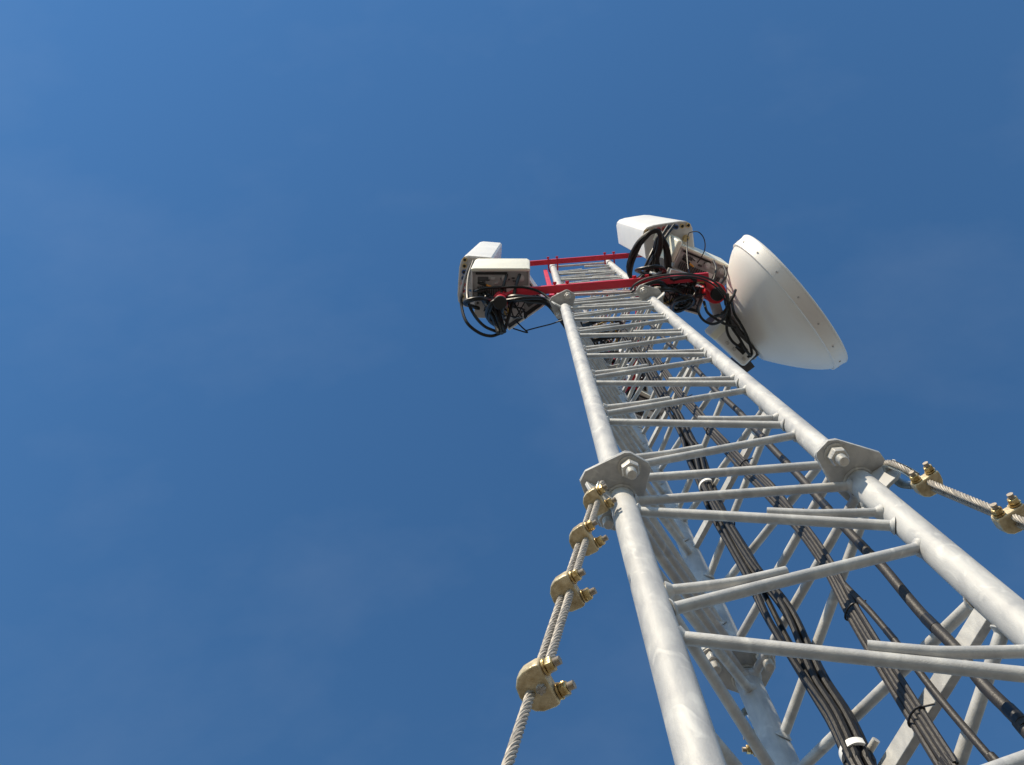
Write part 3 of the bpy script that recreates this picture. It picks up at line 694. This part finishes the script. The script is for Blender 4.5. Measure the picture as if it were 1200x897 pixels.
# right cluster
def ringloop(cx, cy, z, rx, ry, n, ang, r, label): return coil(cx, cy, z, rx, ry, n, ang, r, label, zamp=.035, jit=.013)
ringloop(755, 301, 3.72, .064, .152, 9, R_(28), .0090, 'tall oval coil of black cable hanging at the right antenna')
ringloop(776, 309, 3.76, .034, .150, 9, R_(-4), .0090, 'narrow upright coil of black cable left of the cream radio cover')
jumper([(783, 265, 3.93), (776, 276, 3.85), (768, 288, 3.78), (762, 300, 3.72), (755, 315, 3.7)], .0085, 'black cable from the middle sockets of the right antenna, left one')
jumper([(790, 264, 3.93), (782, 275, 3.85), (774, 287, 3.78), (768, 300, 3.72), (764, 318, 3.7)], .0085, 'black cable from the middle sockets of the right antenna, right one')
jumper([(806, 278, 3.93), (808, 273, 3.6), (818, 272, 3.5), (825, 280, 3.5), (826, 292, 3.55), (821, 303, 3.7), (817, 308, 3.75)], .003, 'thin wire arching above the right radio unit')
jumper([(806, 280, 3.9), (805, 290, 3.75), (806, 310, 3.6), (809, 326, 3.45), (815, 342, 3.35)], .004, 'thin wire dropping across the right radio unit')
jumper([(836, 306, 3.72), (839, 315, 3.6), (837, 326, 3.55), (832, 336, 3.5)], .007, 'short black cable under the right radio unit, left socket')
jumper([(848, 312, 3.72), (851, 322, 3.6), (847, 330, 3.55), (842, 338, 3.5)], .007, 'short black cable under the right radio unit, right socket')
jumper([(739, 340, 3.30), (745, 333, 3.26), (760, 326, 3.24), (785, 322, 3.22), (812, 322, 3.22), (835, 329, 3.24), (849, 343, 3.28), (852, 352, 3.3), (853, 365, 3.35)], .0062, 'faded black cable arching over the red arm to the dish', BROWN)
jumper([(740, 343, 3.32), (748, 337, 3.28), (764, 330, 3.26), (788, 325, 3.26), (812, 325, 3.24), (833, 332, 3.26), (847, 346, 3.3), (850, 358, 3.3)], .0045, 'thinner black cable arching over the red arm below the faded one')
for k, pts in enumerate(([(822, 352, 3.4), (818, 362, 3.3), (823, 374, 3.25), (835, 380, 3.25), (848, 374, 3.25), (853, 360, 3.3), (852, 345, 3.35)],
                         [(825, 354, 3.4), (829, 366, 3.3), (839, 374, 3.28), (850, 380, 3.28), (862, 384, 3.3)],
                         [(853, 345, 3.4), (855, 362, 3.3), (856, 380, 3.3), (866, 396, 3.3), (874, 410, 3.28), (880, 418, 3.3)],
                         [(851, 350, 3.4), (852, 372, 3.3), (852, 388, 3.3), (858, 400, 3.3), (868, 408, 3.3)],
                         [(857, 348, 3.4), (860, 366, 3.3), (868, 380, 3.28), (876, 396, 3.28), (881, 414, 3.3), (876, 419, 3.3)],
                         [(835, 372, 3.36), (848, 366, 3.3), (858, 350, 3.3), (862, 340, 3.35)])):
    jumper(pts, .0075, ['round black cable loop hanging below the right pole cap', 'black cable crossing from the right pole to the dish bracket', 'long black cable down the dish bracket to the white box radio',
                        'black cable down the middle of the dish bracket', 'black cable lying nearest the dish cone', 'short black cable behind the right pole cap'][k])
for cx, cy, rx, ry, n_, tl, lb in ((783, 347, .09, .04, 5, .5, 'coil of black cable on the dark right radio unit'), (799, 356, .045, .06, 5, .9, 'small round coil of black cable beside the right pole'),
                                   (763, 338, .07, .04, 4, .1, 'coil of black cable by the right leg under the red arm'), (800, 330, .06, .03, 3, .3, 'loose coil of cable on the red arm by the right pole'),
                                   (762, 318, .07, .03, 4, .2, 'low coil of cable behind the red arm near the right antenna')):
    coil(cx, cy, 3.44, rx, ry, n_, tl, .008, lb, jit=.012)
# inside the mast head
for cx, cy, z, rx, ry, n_, tl, lb in ((706, 383, 3.5, .10, .05, 6, .1, 'coil of black cable inside the mast just above the upper flanges'), (712, 402, 3.45, .11, .045, 6, .05, 'second coil of black cable inside the mast head, lower in the photo'),
                                      (716, 420, 3.4, .10, .04, 5, .2, 'third coil of black cable inside the mast head, lowest in the photo'), (738, 440, 3.45, .08, .06, 4, .8, 'coil of black cable at the rear pole'),
                                      (722, 505, 3.3, .05, .05, 3, .2, 'stray coil of black cable behind the rear leg')):
    coil(cx, cy, z, rx, ry, n_, tl, .008, lb, jit=.014)
for k, (x, y) in enumerate(((738, 388), (735, 401), (748, 410))):
    p = at(x, y, GZ + 3.4)
    o = MB().lathe([(-.045, .001), (-.042, .018), (-.02, .026), (.02, .026), (.045, .018), (.05, .001)], p, (.3, .4, 1), 20).build('lightning_arrestor', RADOME)
    solo(o, p); tag(o, ['top', 'middle', 'lowest'][k] + ' white capsule among the cables inside the mast head', 'surge arrestor', 'white capsules inside the mast head')

# slack signal wires woven through the three clusters
YEL = mat('yellow_wire', (0.45, 0.28, 0.05), 0.5)
rng = random.Random(21)
def tangle(x0, x1, y0, y1, z0, z1, n, label, group):
    for i in range(n):
        k = rng.randint(4, 6)
        xs = sorted(rng.uniform(x0, x1) for _ in range(k)); 
        if rng.random() < .5: xs = xs[::-1]
        P = [at(x, rng.uniform(y0, y1), GZ + rng.uniform(z0, z1)) for x in xs]
        r = rng.choice((.0028, .0036, .0045, .0055))
        o = MB().tube(spline(P, 9), r, 7).build('slack_wire', YEL if i % 5 == 3 else BLACK); solo(o, P[0])
        tag(o, ('yellow ' if i % 5 == 3 else 'thin black ') + label, 'wire', group)
tangle(566, 618, 346, 374, 3.38, 3.46, 8, 'slack wire tangled under the left radio units', 'slack wires at the left end of the mast head')
tangle(756, 828, 328, 362, 3.38, 3.48, 11, 'slack wire tangled between the right leg and the dish', 'slack wires at the right end of the mast head')
tangle(680, 752, 374, 432, 3.3, 3.6, 12, 'slack wire tangled inside the mast head behind the rungs', 'slack wires inside the mast head')
